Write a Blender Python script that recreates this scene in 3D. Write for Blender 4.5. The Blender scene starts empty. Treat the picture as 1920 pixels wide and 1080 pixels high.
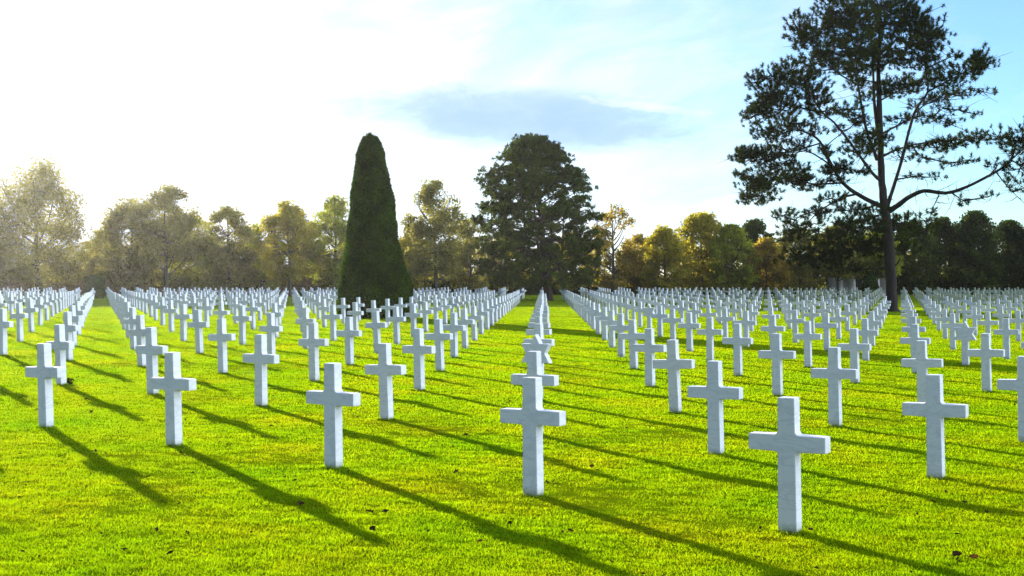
import bpy, bmesh, math, random
import numpy as np
from mathutils import Vector, Matrix, noise as mnoise

R_ = math.radians
scene = bpy.context.scene
COL = scene.collection
random.seed(7)
RNG = np.random.default_rng(11)

# ------------------------------------------------------------------ frame
# The lawn falls gently to the right; the photographer stood a little askew.
# "level" coordinates: X right, Y ahead, Z up as the camera was held; world = ROLL @ level.
F = 2390.0            # focal length in pixels of a 1920 wide frame
HOR = 517.3
CAM_H = 2.07
ROLL = Matrix.Rotation(0.028, 3, 'Y')
ROLLN = np.array(ROLL)


def smooth(t):
    t = min(1.0, max(0.0, t))
    return t * t * (3 - 2 * t)


def drop(X, Y):
    """how far the lawn lies below the camera at level (X, Y)"""
    w = 1 - smooth((Y - 32) / 80.0)
    xc = 34 * math.tanh(X / 34.0)
    return 2.07 + .0151 * xc * w + .30 * smooth((Y - 25) / 95.0)


def drop_np(X, Y):
    s = lambda t: (lambda c: c * c * (3 - 2 * c))(np.clip(t, 0, 1))
    w = 1 - s((Y - 32) / 80.0)
    return 2.07 + .0151 * 34 * np.tanh(X / 34.0) * w + .30 * s((Y - 25) / 95.0)


def P(X, Y, up=0.0):
    v = ROLL @ Vector((X, Y, -drop(X, Y)))
    return Vector((v.x, v.y, v.z + CAM_H + up))


def px_of(X, Y, up=0.0):
    return 960 + X / Y * F, HOR + (drop(X, Y) - up) / Y * F


# ------------------------------------------------------------------ tags
def tag(o, label=None, cat=None, group=None, kind=None):
    if label: o['label'] = label
    if cat: o['category'] = cat
    if group: o['group'] = group
    if kind: o['kind'] = kind
    return o


def link(o, parent=None):
    COL.objects.link(o)
    if parent is not None: o.parent = parent
    return o


def empty(name, loc):
    o = bpy.data.objects.new(name, None)
    o.empty_display_size = .3
    o.location = loc
    return link(o)


def mesh_np(name, verts, tris, mats, smooth_shade=False, quads=False):
    """verts (n,3), faces (m,3|4)"""
    verts = np.asarray(verts, dtype=np.float32)
    faces = np.asarray(tris, dtype=np.int32)
    k = faces.shape[1]
    me = bpy.data.meshes.new(name)
    me.vertices.add(len(verts)); me.vertices.foreach_set('co', verts.ravel())
    me.loops.add(len(faces) * k); me.loops.foreach_set('vertex_index', faces.ravel())
    me.polygons.add(len(faces))
    me.polygons.foreach_set('loop_start', np.arange(0, len(faces) * k, k, dtype=np.int32))
    me.polygons.foreach_set('loop_total', np.full(len(faces), k, dtype=np.int32))
    if smooth_shade:
        me.polygons.foreach_set('use_smooth', np.ones(len(faces), dtype=bool))
    me.update(calc_edges=True)
    for m in (mats if isinstance(mats, (list, tuple)) else [mats]):
        me.materials.append(m)
    return me


class Tubes:
    """collects tapered tubes into one mesh"""
    def __init__(self):
        self.v = []; self.f = []

    def add(self, pts, rad, n=7, wob=0.0):
        pts = [Vector(p) for p in pts]
        base = len(self.v)
        prev = None
        for k, p in enumerate(pts):
            d = (pts[min(k + 1, len(pts) - 1)] - pts[max(k - 1, 0)])
            if d.length < 1e-6: d = Vector((0, 0, 1))
            d.normalize()
            if prev is None:
                a = d.cross(Vector((.31, .95, .02)))
                if a.length < .05: a = d.cross(Vector((1, 0, 0)))
            else:
                a = prev - d * prev.dot(d)
            a.normalize(); prev = a
            b = d.cross(a)
            r = rad[k] if isinstance(rad, (list, tuple)) else rad
            for q in range(n):
                t = 2 * math.pi * q / n
                rr = r * (1 + wob * mnoise.noise(Vector((math.cos(t) * 2, math.sin(t) * 2, k * .7 + base * .13))))
                self.v.append(p + a * (math.cos(t) * rr) + b * (math.sin(t) * rr))
        for k in range(len(pts) - 1):
            for q in range(n):
                i0 = base + k * n + q; i1 = base + k * n + (q + 1) % n
                self.f.append((i0, i1, i1 + n, i0 + n))

    def build(self, name, mat, parent=None):
        me = mesh_np(name, [tuple(p) for p in self.v], self.f, mat, True)
        return link(bpy.data.objects.new(name, me), parent)


def bez(p0, p1, p2, n):
    return [p0 * ((1 - t) ** 2) + p1 * (2 * t * (1 - t)) + p2 * (t * t) for t in [k / n for k in range(n + 1)]]


def spline(pts, per=4):
    """Catmull-Rom through the points"""
    pts = [Vector(p) for p in pts]
    q = [pts[0] * 2 - pts[1]] + pts + [pts[-1] * 2 - pts[-2]]
    out = []
    for k in range(1, len(q) - 2):
        a, b, c, d = q[k - 1:k + 3]
        for s in range(per):
            t = s / per
            out.append(.5 * ((2 * b) + (c - a) * t + (2 * a - 5 * b + 4 * c - d) * t * t + (3 * b - a - 3 * c + d) * t ** 3))
    out.append(pts[-1])
    return out


# ------------------------------------------------------------------ materials
def new_mat(name):
    m = bpy.data.materials.new(name); m.use_nodes = True
    nt = m.node_tree
    for n in list(nt.nodes): nt.nodes.remove(n)
    out = nt.nodes.new('ShaderNodeOutputMaterial')
    return m, nt, out


def N(nt, kind, **kw):
    n = nt.nodes.new(kind)
    for k, v in kw.items():
        if k.startswith('i_'):
            n.inputs[k[2:].replace('_', ' ')].default_value = v
        else:
            setattr(n, k, v)
    return n


def ramp(nt, stops, fac=None, interp='LINEAR'):
    r = nt.nodes.new('ShaderNodeValToRGB')
    r.color_ramp.interpolation = interp
    e = r.color_ramp.elements
    while len(e) < len(stops): e.new(.5)
    for k, (p, c) in enumerate(stops):
        e[k].position = p
        e[k].color = (c if len(c) == 4 else (*c, 1)) if isinstance(c, (tuple, list)) else (c, c, c, 1)
    if fac is not None: nt.links.new(fac, r.inputs['Fac'])
    return r


def mixc(nt, fac, a, b, mode='MIX'):
    m = nt.nodes.new('ShaderNodeMix'); m.data_type = 'RGBA'; m.blend_type = mode
    for s, v in ((0, fac), (6, a), (7, b)):
        if isinstance(v, bpy.types.NodeSocket): nt.links.new(v, m.inputs[s])
        elif isinstance(v, (int, float)): m.inputs[s].default_value = v
        else: m.inputs[s].default_value = (*v, 1)
    return m.outputs[2]


def leaf_mat(name, stops, trans=.5, tcol=1.6, gloss=.0, vary=.0):
    """leaf faces: each leaf (mesh island) takes its own tone; light also comes through it"""
    m, nt, out = new_mat(name)
    geo = N(nt, 'ShaderNodeNewGeometry')
    r = ramp(nt, stops, geo.outputs['Random Per Island'])
    col = r.outputs['Color']
    if vary:
        tc = N(nt, 'ShaderNodeTexCoord')
        nz = N(nt, 'ShaderNodeTexNoise', i_Scale=vary, i_Detail=2.0)
        nt.links.new(tc.outputs['Object'], nz.inputs['Vector'])
        rr = ramp(nt, [(.32, .58), (.68, 1.42)], nz.outputs['Fac'])
        col = mixc(nt, 1.0, col, rr.outputs['Color'], 'MULTIPLY')
    d = N(nt, 'ShaderNodeBsdfDiffuse'); t = N(nt, 'ShaderNodeBsdfTranslucent')
    nt.links.new(col, d.inputs['Color'])
    tm = mixc(nt, 1.0, col, (tcol, tcol, tcol * .6), 'MULTIPLY')
    nt.links.new(tm, t.inputs['Color'])
    mx = N(nt, 'ShaderNodeMixShader'); mx.inputs[0].default_value = trans
    nt.links.new(d.outputs[0], mx.inputs[1]); nt.links.new(t.outputs[0], mx.inputs[2])
    last = mx.outputs[0]
    if gloss:
        g = N(nt, 'ShaderNodeBsdfGlossy'); g.inputs['Roughness'].default_value = .45
        g.inputs['Color'].default_value = (.9, .9, .9, 1)
        m2 = N(nt, 'ShaderNodeMixShader'); m2.inputs[0].default_value = gloss
        nt.links.new(last, m2.inputs[1]); nt.links.new(g.outputs[0], m2.inputs[2]); last = m2.outputs[0]
    nt.links.new(last, out.inputs['Surface'])
    return m


def bark_mat(name, a, b, scale=3.0):
    m, nt, out = new_mat(name)
    tc = N(nt, 'ShaderNodeTexCoord')
    mp = N(nt, 'ShaderNodeMapping'); mp.inputs['Scale'].default_value = (1, 1, .25)
    nt.links.new(tc.outputs['Object'], mp.inputs['Vector'])
    nz = N(nt, 'ShaderNodeTexNoise', i_Scale=scale, i_Detail=6.0, i_Roughness=.7)
    nt.links.new(mp.outputs[0], nz.inputs['Vector'])
    r = ramp(nt, [(.3, a), (.7, b)], nz.outputs['Fac'])
    bs = N(nt, 'ShaderNodeBsdfPrincipled', i_Roughness=.9)
    bs.inputs['Specular IOR Level'].default_value = .2
    nt.links.new(r.outputs['Color'], bs.inputs['Base Color'])
    bp = N(nt, 'ShaderNodeBump', i_Strength=.8, i_Distance=.08)
    nt.links.new(nz.outputs['Fac'], bp.inputs['Height']); nt.links.new(bp.outputs[0], bs.inputs['Normal'])
    nt.links.new(bs.outputs[0], out.inputs['Surface'])
    return m


def marble_mat():
    m, nt, out = new_mat('white_marble')
    tc = N(nt, 'ShaderNodeTexCoord'); oi = N(nt, 'ShaderNodeObjectInfo')
    add = N(nt, 'ShaderNodeVectorMath', operation='ADD')
    sc = N(nt, 'ShaderNodeVectorMath', operation='SCALE'); sc.inputs['Scale'].default_value = 37.0
    cmb = N(nt, 'ShaderNodeCombineXYZ')
    for k in range(3): nt.links.new(oi.outputs['Random'], cmb.inputs[k])
    nt.links.new(cmb.outputs[0], sc.inputs[0])
    nt.links.new(tc.outputs['Object'], add.inputs[0]); nt.links.new(sc.outputs[0], add.inputs[1])
    rot = N(nt, 'ShaderNodeMapping'); rot.inputs['Rotation'].default_value = (.3, .55, .2)
    rot.inputs['Scale'].default_value = (.8, .8, 2.2)
    nt.links.new(add.outputs[0], rot.inputs['Vector'])
    nz = N(nt, 'ShaderNodeTexNoise', i_Scale=3.0, i_Detail=5.0, i_Roughness=.6, i_Distortion=.8)
    nt.links.new(rot.outputs[0], nz.inputs['Vector'])
    vein = ramp(nt, [(.30, (.75, .75, .745)), (.45, (.77, .77, .765)), (.50, (.66, .665, .67)), (.55, (.77, .77, .765)), (.75, (.74, .74, .74))], nz.outputs['Fac'])
    # weathering: fine grey lichen specks and a green-grey splash line near the turf
    n2 = N(nt, 'ShaderNodeTexNoise', i_Scale=22.0, i_Detail=4.0, i_Roughness=.7)
    nt.links.new(add.outputs[0], n2.inputs['Vector'])
    r2 = ramp(nt, [(.36, .985), (.6, 1.0)], n2.outputs['Fac'])
    c1 = mixc(nt, 1.0, vein.outputs['Color'], r2.outputs['Color'], 'MULTIPLY')
    sx = N(nt, 'ShaderNodeSeparateXYZ'); nt.links.new(tc.outputs['Object'], sx.inputs[0])
    mz = N(nt, 'ShaderNodeMath', operation='MULTIPLY_ADD'); mz.inputs[1].default_value = .10; 
    nt.links.new(n2.outputs['Fac'], mz.inputs[0]); nt.links.new(sx.outputs['Z'], mz.inputs[2])
    r3 = ramp(nt, [(.07, .0), (.15, 1.0)], mz.outputs[0])
    c2 = mixc(nt, r3.outputs['Color'], (.42, .44, .34), c1)
    tint = ramp(nt, [(0, (.87, .89, .91)), (.35, (.97, .97, .97)), (.8, (.99, .985, .96)), (1, (.93, .91, .87))], oi.outputs['Random'])
    c3 = mixc(nt, 1.0, c2, tint.outputs['Color'], 'MULTIPLY')
    bs = N(nt, 'ShaderNodeBsdfPrincipled', i_Roughness=.55)
    bs.inputs['Specular IOR Level'].default_value = .35
    nt.links.new(c3, bs.inputs['Base Color'])
    bp = N(nt, 'ShaderNodeBump', i_Strength=.02, i_Distance=.003)
    nt.links.new(n2.outputs['Fac'], bp.inputs['Height']); nt.links.new(bp.outputs[0], bs.inputs['Normal'])
    nt.links.new(bs.outputs[0], out.inputs['Surface'])
    return m


def lawn_patches(nt):
    """a colour shared by soil sheet and blades: mown lawn, greener and yellower patches"""
    geo = N(nt, 'ShaderNodeNewGeometry')
    a = N(nt, 'ShaderNodeTexNoise', i_Scale=.55, i_Detail=4.0, i_Roughness=.6)
    b = N(nt, 'ShaderNodeTexNoise', i_Scale=4.5, i_Detail=4.0, i_Roughness=.65)
    nt.links.new(geo.outputs['Position'], a.inputs['Vector']); nt.links.new(geo.outputs['Position'], b.inputs['Vector'])
    ra = ramp(nt, [(.30, (.088, .172, .002)), (.5, (.125, .190, .002)), (.70, (.164, .188, .003))], a.outputs['Fac'])
    rb = ramp(nt, [(.28, .66), (.5, 1.0), (.72, 1.16)], b.outputs['Fac'])
    return geo, mixc(nt, 1.0, ra.outputs['Color'], rb.outputs['Color'], 'MULTIPLY'), b


def turf_mat():
    m, nt, out = new_mat('turf')
    geo, col, b = lawn_patches(nt)
    c = N(nt, 'ShaderNodeTexNoise', i_Scale=30.0, i_Detail=5.0, i_Roughness=.75)
    nt.links.new(geo.outputs['Position'], c.inputs['Vector'])
    rc = ramp(nt, [(.3, .45), (.65, 1.1)], c.outputs['Fac'])
    col = mixc(nt, 1.0, col, rc.outputs['Color'], 'MULTIPLY')
    d = N(nt, 'ShaderNodeBsdfDiffuse'); nt.links.new(col, d.inputs['Color'])
    bp = N(nt, 'ShaderNodeBump', i_Strength=1.0, i_Distance=.04)
    nt.links.new(c.outputs['Fac'], bp.inputs['Height']); nt.links.new(bp.outputs[0], d.inputs['Normal'])
    nt.links.new(d.outputs[0], out.inputs['Surface'])
    return m


def blade_mat():
    m, nt, out = new_mat('grass_blade')
    geo, col, b = lawn_patches(nt)
    r = ramp(nt, [(0, (.85, .9, .9)), (.5, (1, 1, 1)), (.93, (1.08, 1.05, 1)), (.98, (1.5, 1.05, 2.0)), (1, (1.6, 1.1, 4.0))], geo.outputs['Random Per Island'])
    col = mixc(nt, 1.0, col, r.outputs['Color'], 'MULTIPLY')
    d = N(nt, 'ShaderNodeBsdfDiffuse'); nt.links.new(col, d.inputs['Color'])
    t = N(nt, 'ShaderNodeBsdfTranslucent')
    nt.links.new(mixc(nt, 1.0, col, (2.6, 2.5, 1.0), 'MULTIPLY'), t.inputs['Color'])
    mx = N(nt, 'ShaderNodeMixShader'); mx.inputs[0].default_value = .62
    nt.links.new(d.outputs[0], mx.inputs[1]); nt.links.new(t.outputs[0], mx.inputs[2])
    nt.links.new(mx.outputs[0], out.inputs['Surface'])
    return m


def plain(name, col, rough=.7, noise=None):
    m, nt, out = new_mat(name)
    bs = N(nt, 'ShaderNodeBsdfPrincipled', i_Roughness=rough)
    if noise:
        tc = N(nt, 'ShaderNodeTexCoord'); nz = N(nt, 'ShaderNodeTexNoise', i_Scale=noise, i_Detail=4.0)
        nt.links.new(tc.outputs['Object'], nz.inputs['Vector'])
        r = ramp(nt, [(.3, tuple(c * .75 for c in col)), (.7, tuple(min(1, c * 1.15) for c in col))], nz.outputs['Fac'])
        nt.links.new(r.outputs['Color'], bs.inputs['Base Color'])
    else:
        bs.inputs['Base Color'].default_value = (*col, 1)
    nt.links.new(bs.outputs[0], out.inputs['Surface'])
    return m


MARBLE = marble_mat(); TURF = turf_mat(); BLADE = blade_mat()
BARK_GREY = bark_mat('grey_bark', (.035, .030, .024), (.11, .095, .075))
BARK_PINE = bark_mat('pine_bark', (.012, .010, .009), (.050, .038, .030), 2.2)
NEEDLE = leaf_mat('pine_needles', [(0, (.020, .034, .008)), (.7, (.033, .050, .010)), (.93, (.048, .060, .011)), (1, (.08, .062, .016))], .22, 1.5, .0, .55)
NEEDLE_FAR = leaf_mat('dense_pine_needles', [(0, (.036, .057, .014)), (.6, (.054, .078, .017)), (1, (.085, .102, .022))], .32, 1.6, .0, .5)
YEW = leaf_mat('clipped_yew', [(0, (.012, .032, .002)), (.5, (.022, .055, .003)), (1, (.052, .098, .006))], .25, 1.6, .006, 1.1)
LEAF = {
    'olive': leaf_mat('olive_autumn_leaf', [(0, (.145, .138, .040)), (.6, (.175, .162, .044)), (1, (.23, .20, .05))], .5, 1.6, 0, .35),
    'gold': leaf_mat('golden_leaf', [(0, (.20, .185, .024)), (.6, (.26, .225, .026)), (1, (.35, .28, .03))], .5, 1.7, 0, .35),
    'green': leaf_mat('yellow_green_leaf', [(0, (.145, .170, .022)), (.6, (.19, .21, .026)), (1, (.28, .27, .03))], .5, 1.7, 0, .35),
    'rust': leaf_mat('rusty_leaf', [(0, (.165, .128, .026)), (.6, (.22, .165, .03)), (1, (.31, .21, .035))], .5, 1.6, 0, .35),
    'dark': leaf_mat('dark_evergreen_leaf', [(0, (.030, .046, .011)), (.6, (.042, .060, .013)), (1, (.070, .085, .017))], .35, 1.6, 0, .35),
}
HEDGE = leaf_mat('beech_hedge_leaf', [(0, (.11, .08, .05)), (.5, (.19, .14, .085)), (1, (.26, .19, .11))], .45, 1.6, 0, .6)
STONE = plain('pale_stone', (.55, .52, .48), .8, 3.0)

# ------------------------------------------------------------------ lawn
def build_lawn():
    ys = [-400, -150, -60, -25, -10, 0] + list(np.arange(4, 40, .5)) + list(np.arange(40, 150, 2.5)) + [155, 165, 180, 220, 300, 450, 700, 1200, 2500, 5000]
    ts = np.concatenate([-np.geomspace(1, 60, 14)[::-1], np.linspace(-.95, .95, 60), np.geomspace(1, 60, 14)])
    verts = []; faces = []
    for Y in ys:
        s = max(14, Y * .52) if Y > 0 else 14
        for t in ts:
            X = t * s
            v = P(X, Y, 0)
            z = .018 * mnoise.noise(Vector((X * .45, Y * .45, 0))) if abs(X) < 60 and 0 < Y < 120 else 0
            verts.append((v.x, v.y, v.z + z))
    n = len(ts)
    for r in range(len(ys) - 1):
        for c in range(n - 1):
            i = r * n + c
            faces.append((i, i + 1, i + n + 1, i + n))
    me = mesh_np('lawn', verts, faces, TURF, True)
    o = link(bpy.data.objects.new('ground', me))
    tag(o, 'mown lawn falling gently to the right', None, None, 'structure')


def build_grass(n=1800000):
    Y = np.exp(RNG.uniform(math.log(7.6), math.log(95), n))
    X = RNG.uniform(-1, 1, n) * (.43 * Y + 1.2)
    # thin, slightly clumped sward
    cl = RNG.normal(0, .012, (n, 2)); X = X + cl[:, 0]; Y = Y + cl[:, 1]
    L = np.stack([X, Y, -drop_np(X, Y)], 1)
    W = L @ ROLLN.T
    W[:, 2] += CAM_H - .004
    k = Y / 9.0

    def vnoise(cell, seed):
        g = np.random.default_rng(seed).random((512, 512))
        u = (X + .35 * Y) / cell % 511; v = Y / (cell * .8) % 511
        i = u.astype(int); j = v.astype(int); fu = u - i; fv = v - j
        fu = fu * fu * (3 - 2 * fu); fv = fv * fv * (3 - 2 * fv)
        return (g[i, j] * (1 - fu) + g[i + 1, j] * fu) * (1 - fv) + (g[i, j + 1] * (1 - fu) + g[i + 1, j + 1] * fu) * fv
    hum = .5 * vnoise(.17, 1) + .3 * vnoise(.42, 2) + .2 * vnoise(.07, 3)
    W[:, 2] += .022 * (hum - .26) * np.clip(1.4 - Y / 40, 0, 1)
    h = RNG.uniform(.008, .026, n) * (.55 + .8 * hum) * (1 + .12 * (k - 1).clip(0, 4))
    long = RNG.random(n) < .03
    h[long] *= 1.6
    w = .0027 * k ** .9 * RNG.uniform(.7, 1.4, n)
    az = RNG.uniform(0, 2 * math.pi, n)
    lean = RNG.normal(0, .55, (n, 2)) * h[:, None]
    side = np.stack([np.cos(az), np.sin(az), np.zeros(n)], 1) * w[:, None]
    tip = W + np.stack([lean[:, 0], lean[:, 1], h], 1)
    V = np.empty((n * 3, 3)); V[0::3] = W - side; V[1::3] = W + side; V[2::3] = tip
    # longer blades the mower missed, hugging the foot of every near stone
    ft = np.array(FEET); ft = ft[np.argsort(ft[:, 1])]
    q = np.repeat(ft, 420, 0); m = len(q)
    ca, sa = math.cos(ANG), math.sin(ANG)
    e = RNG.uniform(-1, 1, (m, 2)); big = RNG.random(m) < .5
    e[:, 0] = np.where(big, np.sign(e[:, 0]), e[:, 0]); e[:, 1] = np.where(big, e[:, 1], np.sign(e[:, 1]))
    lx = e[:, 0] * .105 + RNG.normal(0, .016, m); ly = e[:, 1] * .080 + RNG.normal(0, .016, m)
    bx = q[:, 0] + ca * lx - sa * ly; by = q[:, 1] + sa * lx + ca * ly
    B = np.stack([bx, by, -drop_np(bx, by)], 1) @ ROLLN.T; B[:, 2] += CAM_H - .004
    hh = RNG.uniform(.02, .062, m); az = RNG.uniform(0, 6.283, m)
    sd = np.stack([np.cos(az), np.sin(az), 0 * az], 1) * (.0032 * (by / 9)[:, None])
    tp = B + np.stack([RNG.normal(0, .35, m) * hh, RNG.normal(0, .35, m) * hh, hh], 1)
    V2 = np.empty((m * 3, 3)); V2[0::3] = B - sd; V2[1::3] = B + sd; V2[2::3] = tp
    V = np.concatenate([V, V2])
    T = np.arange(len(V)).reshape(-1, 3)
    me = mesh_np('grass', V, T, BLADE)
    o = link(bpy.data.objects.new('grass', me))
    tag(o, 'short bright backlit lawn grass between the crosses', 'grass', None, 'stuff')


# ------------------------------------------------------------------ headstones
def arc(cx, cz, r, a0, a1, n=4):
    return [(cx + r * math.cos(a0 + (a1 - a0) * k / n), cz + r * math.sin(a0 + (a1 - a0) * k / n)) for k in range(n + 1)]


def cross_outline():
    A = .332; z0, z1 = .672, .812; wb = .083; wl = .077; wu = .0755; wt = .0735; top = 1.115
    ru, rl = .034, .026
    h = math.pi / 2
    right = [(wb, -.08), (wl, z0 - rl)]
    right += arc(wl + rl, z0 - rl, rl, math.pi, h, 4)[1:]
    right += [(A, z0 + .004), (A, z1 - .003)]
    right += arc(wu + ru, z1 + ru, ru, -h, -math.pi, 5)
    right += [(wt, top)]
    left = [(-x, z) for x, z in reversed(right)]
    return right + left


def star_outline():
    R = .315; cz = .80; w = .080; wb = .084
    pts = []
    for k in range(12):
        a = -math.pi / 2 + k * math.pi / 6
        r = R if k % 2 == 0 else R / math.sqrt(3)
        pts.append((r * math.cos(a), cz + r * math.sin(a)))
    # the lowest point runs into the post
    (x0, zt), (x1, zi) = pts[0], pts[1]
    t = w / x1
    zc = zt + (zi - zt) * t
    return [(wb, -.08), (w, zc)] + pts[1:12] + [(-w, zc), (-wb, -.08)]


def slab(name, outline, T):
    bm = bmesh.new()
    f = [bm.verts.new((x, -T / 2, z)) for x, z in outline]
    b = [bm.verts.new((x, T / 2, z)) for x, z in outline]
    n = len(f)
    bm.faces.new(f); bm.faces.new(b[::-1])
    for k in range(n):
        bm.faces.new((f[(k + 1) % n], f[k], b[k], b[(k + 1) % n]))
    bmesh.ops.recalc_face_normals(bm, faces=bm.faces)
    rim = [e for e in bm.edges if abs(e.verts[0].co.y - e.verts[1].co.y) < 1e-6]
    cor = [e for e in bm.edges if abs(e.verts[0].co.y - e.verts[1].co.y) > 1e-6 and e.calc_face_angle(0) > .9]
    bmesh.ops.bevel(bm, geom=rim + cor, offset=.009, segments=2, profile=.6, affect='EDGES')
    me = bpy.data.meshes.new(name); bm.to_mesh(me); bm.free()
    me.materials.append(MARBLE)
    return me


LA = np.array([-2.086, 1.535]); LB = np.array([.115, 4.565]); LO = np.array([2.275, 10.44])
ANG = -math.radians(33.8)
ORD = ['zeroth', 'first', 'second', 'third', 'fourth', 'fifth', 'sixth', 'seventh', 'eighth', 'ninth', 'tenth', 'eleventh', 'twelfth', 'thirteenth', 'fourteenth', 'fifteenth', 'sixteenth', 'seventeenth', 'eighteenth', 'nineteenth', 'twentieth']


def ordw(n):
    tens = {2: 'twenty', 3: 'thirty', 4: 'forty', 5: 'fifty', 6: 'sixty'}
    if n <= 20: return ORD[n]
    t, u = divmod(n, 10)
    return (tens[t] + '-' + ORD[u]) if u else {3: 'thirtieth', 4: 'fortieth', 5: 'fiftieth', 6: 'sixtieth'}[t]


def pos_of_px(x, y):
    """level X, Y of the lawn point seen at pixel (x, y)"""
    Y = 30.0
    for _ in range(60):
        X = (x - 960) / F * Y
        Y = .5 * Y + .5 * drop(X, Y) * F / (y - HOR)
    return (x - 960) / F * Y, Y


YEW_AT = (-6.95, 64.5)
PINE_AT = pos_of_px(1674, 584)
BROAD_AT = (3.5, 122.0)
STARS = {(1, 2)}
SPECIAL = {
    (0, 0): 'largest white marble cross, standing nearest the camera at the lower right',
    (1, 0): 'white marble cross with grey diagonal veins, at the front of the straight centre column',
    (2, 0): 'white marble cross in the front row, third largest, left of the veined centre one',
    (3, 0): 'white marble cross second from the left end of the front diagonal row',
    (4, 0): 'leftmost white marble cross of the front row, beside a small yellow flower',
    (-1, 1): 'white marble cross at far right foreground, first behind the nearest cross to its right',
    (0, 1): 'white marble cross just left of and behind the nearest lower right cross',
    (1, 1): 'white marble cross half hidden directly behind the veined front centre cross',
    (5, 1): 'white marble cross with dark leaves at its foot, behind the leftmost front cross',
}


def build_stones():
    cross = slab('cross', cross_outline(), .118)
    star = slab('star', star_outline(), .118)
    # a star headstone stands where the photograph shows one at the right
    for sx, sy in ((1813, 688), (1264, 628)):
        X, Y = pos_of_px(sx, sy)
        ij = np.linalg.solve(np.stack([LA, LB], 1), np.array([X, Y]) - LO)
        STARS.add((int(round(ij[0])), int(round(ij[1]))))
    sites = []
    for j in range(0, 40):
        for i in range(-80, 90):
            X, Y = LO + i * LA + j * LB
            if Y < 8 or Y > 145 or 114 < Y < 121: continue
            x, y = px_of(X, Y)
            xt, _ = px_of(X, Y, 1.1)
            hw = .36 / Y * F
            if x > 1920 + hw + 10: continue
            if x < -hw - 10:
                if Y > 34 or X < -(960 / F) * Y - 3.2: continue      # only those whose shadow reaches the picture
            if math.hypot(X - YEW_AT[0], Y - YEW_AT[1]) < 2.7: continue
            if math.hypot(X - PINE_AT[0], Y - PINE_AT[1]) < 1.3: continue
            if math.hypot(X - BROAD_AT[0], Y - BROAD_AT[1]) < 3.0: continue
            sites.append((Y, i, j, X, x, hw))
    sites.sort()
    inview = [s for s in sites if -s[5] < s[4] < 1920 + s[5]]
    near = set((s[1], s[2]) for s in inview[:296]) | set((s[1], s[2]) for s in sites if s not in inview)
    rv, rf = [], []
    cm = [v.co.copy() for v in cross.vertices]
    for Y, i, j, X, x, hw in sites:
        jit = random.gauss(0, .008)
        loc = P(X + random.gauss(0, .012), Y + random.gauss(0, .012), random.gauss(0, .011))
        rz = ANG + random.gauss(0, .012)
        rot = Matrix.Rotation(rz, 3, 'Z') @ Matrix.Rotation(random.gauss(0, .010), 3, 'X') @ Matrix.Rotation(random.gauss(.004, .009), 3, 'Y')
        if (i, j) in near:
            st = (i, j) in STARS
            o = bpy.data.objects.new('star_headstone' if st else 'cross_headstone', star if st else cross)
            o.location = loc; o.rotation_euler = rot.to_euler()
            link(o)
            row = 'the front row' if j == 0 else 'the %s row back' % ordw(j + 1)
            if st:
                lab = {(1, 2): 'white six-pointed star headstone in the straight centre column'}.get((i, j))
                lab = lab or ('white six-pointed star headstone on a post at the right side' if x > 1500 else 'small white six-pointed star headstone right of centre, far back')
            elif (i, j) in SPECIAL: lab = SPECIAL[(i, j)]
            elif i == 1: lab = 'white marble cross, %s from the front in the straight centre column' % ordw(j + 1)
            elif i > 1: lab = 'white marble cross in %s, %s left of the straight centre column' % (row, ordw(i - 1))
            else: lab = 'white marble cross in %s, %s right of the straight centre column' % (row, ordw(1 - i))
            tag(o, lab, 'headstone', 'white marble headstones in rows on the lawn')
        else:
            b = len(rv)
            rv.extend(tuple(rot @ c + loc) for c in cm)
            rf.extend(tuple(b + k for k in p.vertices) for p in cross.polygons)
    me = bpy.data.meshes.new('distant_headstones')
    me.from_pydata(rv, [], rf); me.materials.append(MARBLE)
    o = link(bpy.data.objects.new('distant_headstones', me))
    tag(o, 'mass of tiny white crosses in the farthest rows before the trees', 'headstones', None, 'stuff')
    return [(s[3], s[0]) for s in sites if s[0] < 32]
    print('stones', len(sites), 'near', len(near), 'stars', STARS)


# ------------------------------------------------------------------ foliage
def tuft_batch(centers, size, n, up=.35, width=.16, rng=RNG):
    """spiky needle brushes: n thin triangles around each centre"""
    centers = np.asarray(centers); m = len(centers)
    size = np.broadcast_to(np.asarray(size, dtype=float), (m,))
    d = rng.normal(0, 1, (m, n, 3)); d[:, :, 2] += up
    d /= np.linalg.norm(d, axis=2, keepdims=True)
    r = size[:, None, None] * rng.uniform(.65, 1.15, (m, n, 1))
    s = np.cross(d, rng.normal(0, 1, (m, n, 3))); s /= np.linalg.norm(s, axis=2, keepdims=True)
    c = centers[:, None, :] + rng.normal(0, .12, (m, n, 3)) * size[:, None, None]
    w = size[:, None, None] * width
    V = np.stack([c + d * r * .12 - s * w * .5, c + d * r * .55 + s * w, c + d * r, c + d * r * .5 - s * w], 2).reshape(-1, 3)
    T = np.arange(len(V)).reshape(-1, 4)
    return V, T


def shoot_batch(centers, axes, size, n, width, rng):
    """upturned needle shoots: thin blades fanned round an axis"""
    centers = np.asarray(centers); m = len(centers)
    size = np.broadcast_to(np.asarray(size, dtype=float), (m,))[:, None, None]
    ax = np.asarray(axes)[:, None, :]
    along = rng.uniform(-.55, .45, (m, n, 1))
    c = centers[:, None, :] + ax * along * size
    d = ax * .55 + rng.normal(0, .62, (m, n, 3)); d /= np.linalg.norm(d, axis=2, keepdims=True)
    ln_ = size * rng.uniform(.7, 1.1, (m, n, 1))
    s = np.cross(d, rng.normal(0, 1, (m, n, 3))); s /= np.linalg.norm(s, axis=2, keepdims=True)
    w = ln_ * width
    V = np.stack([c - s * w, c + s * w, c + d * ln_], 2).reshape(-1, 3)
    return V, np.arange(len(V)).reshape(-1, 3)


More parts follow.
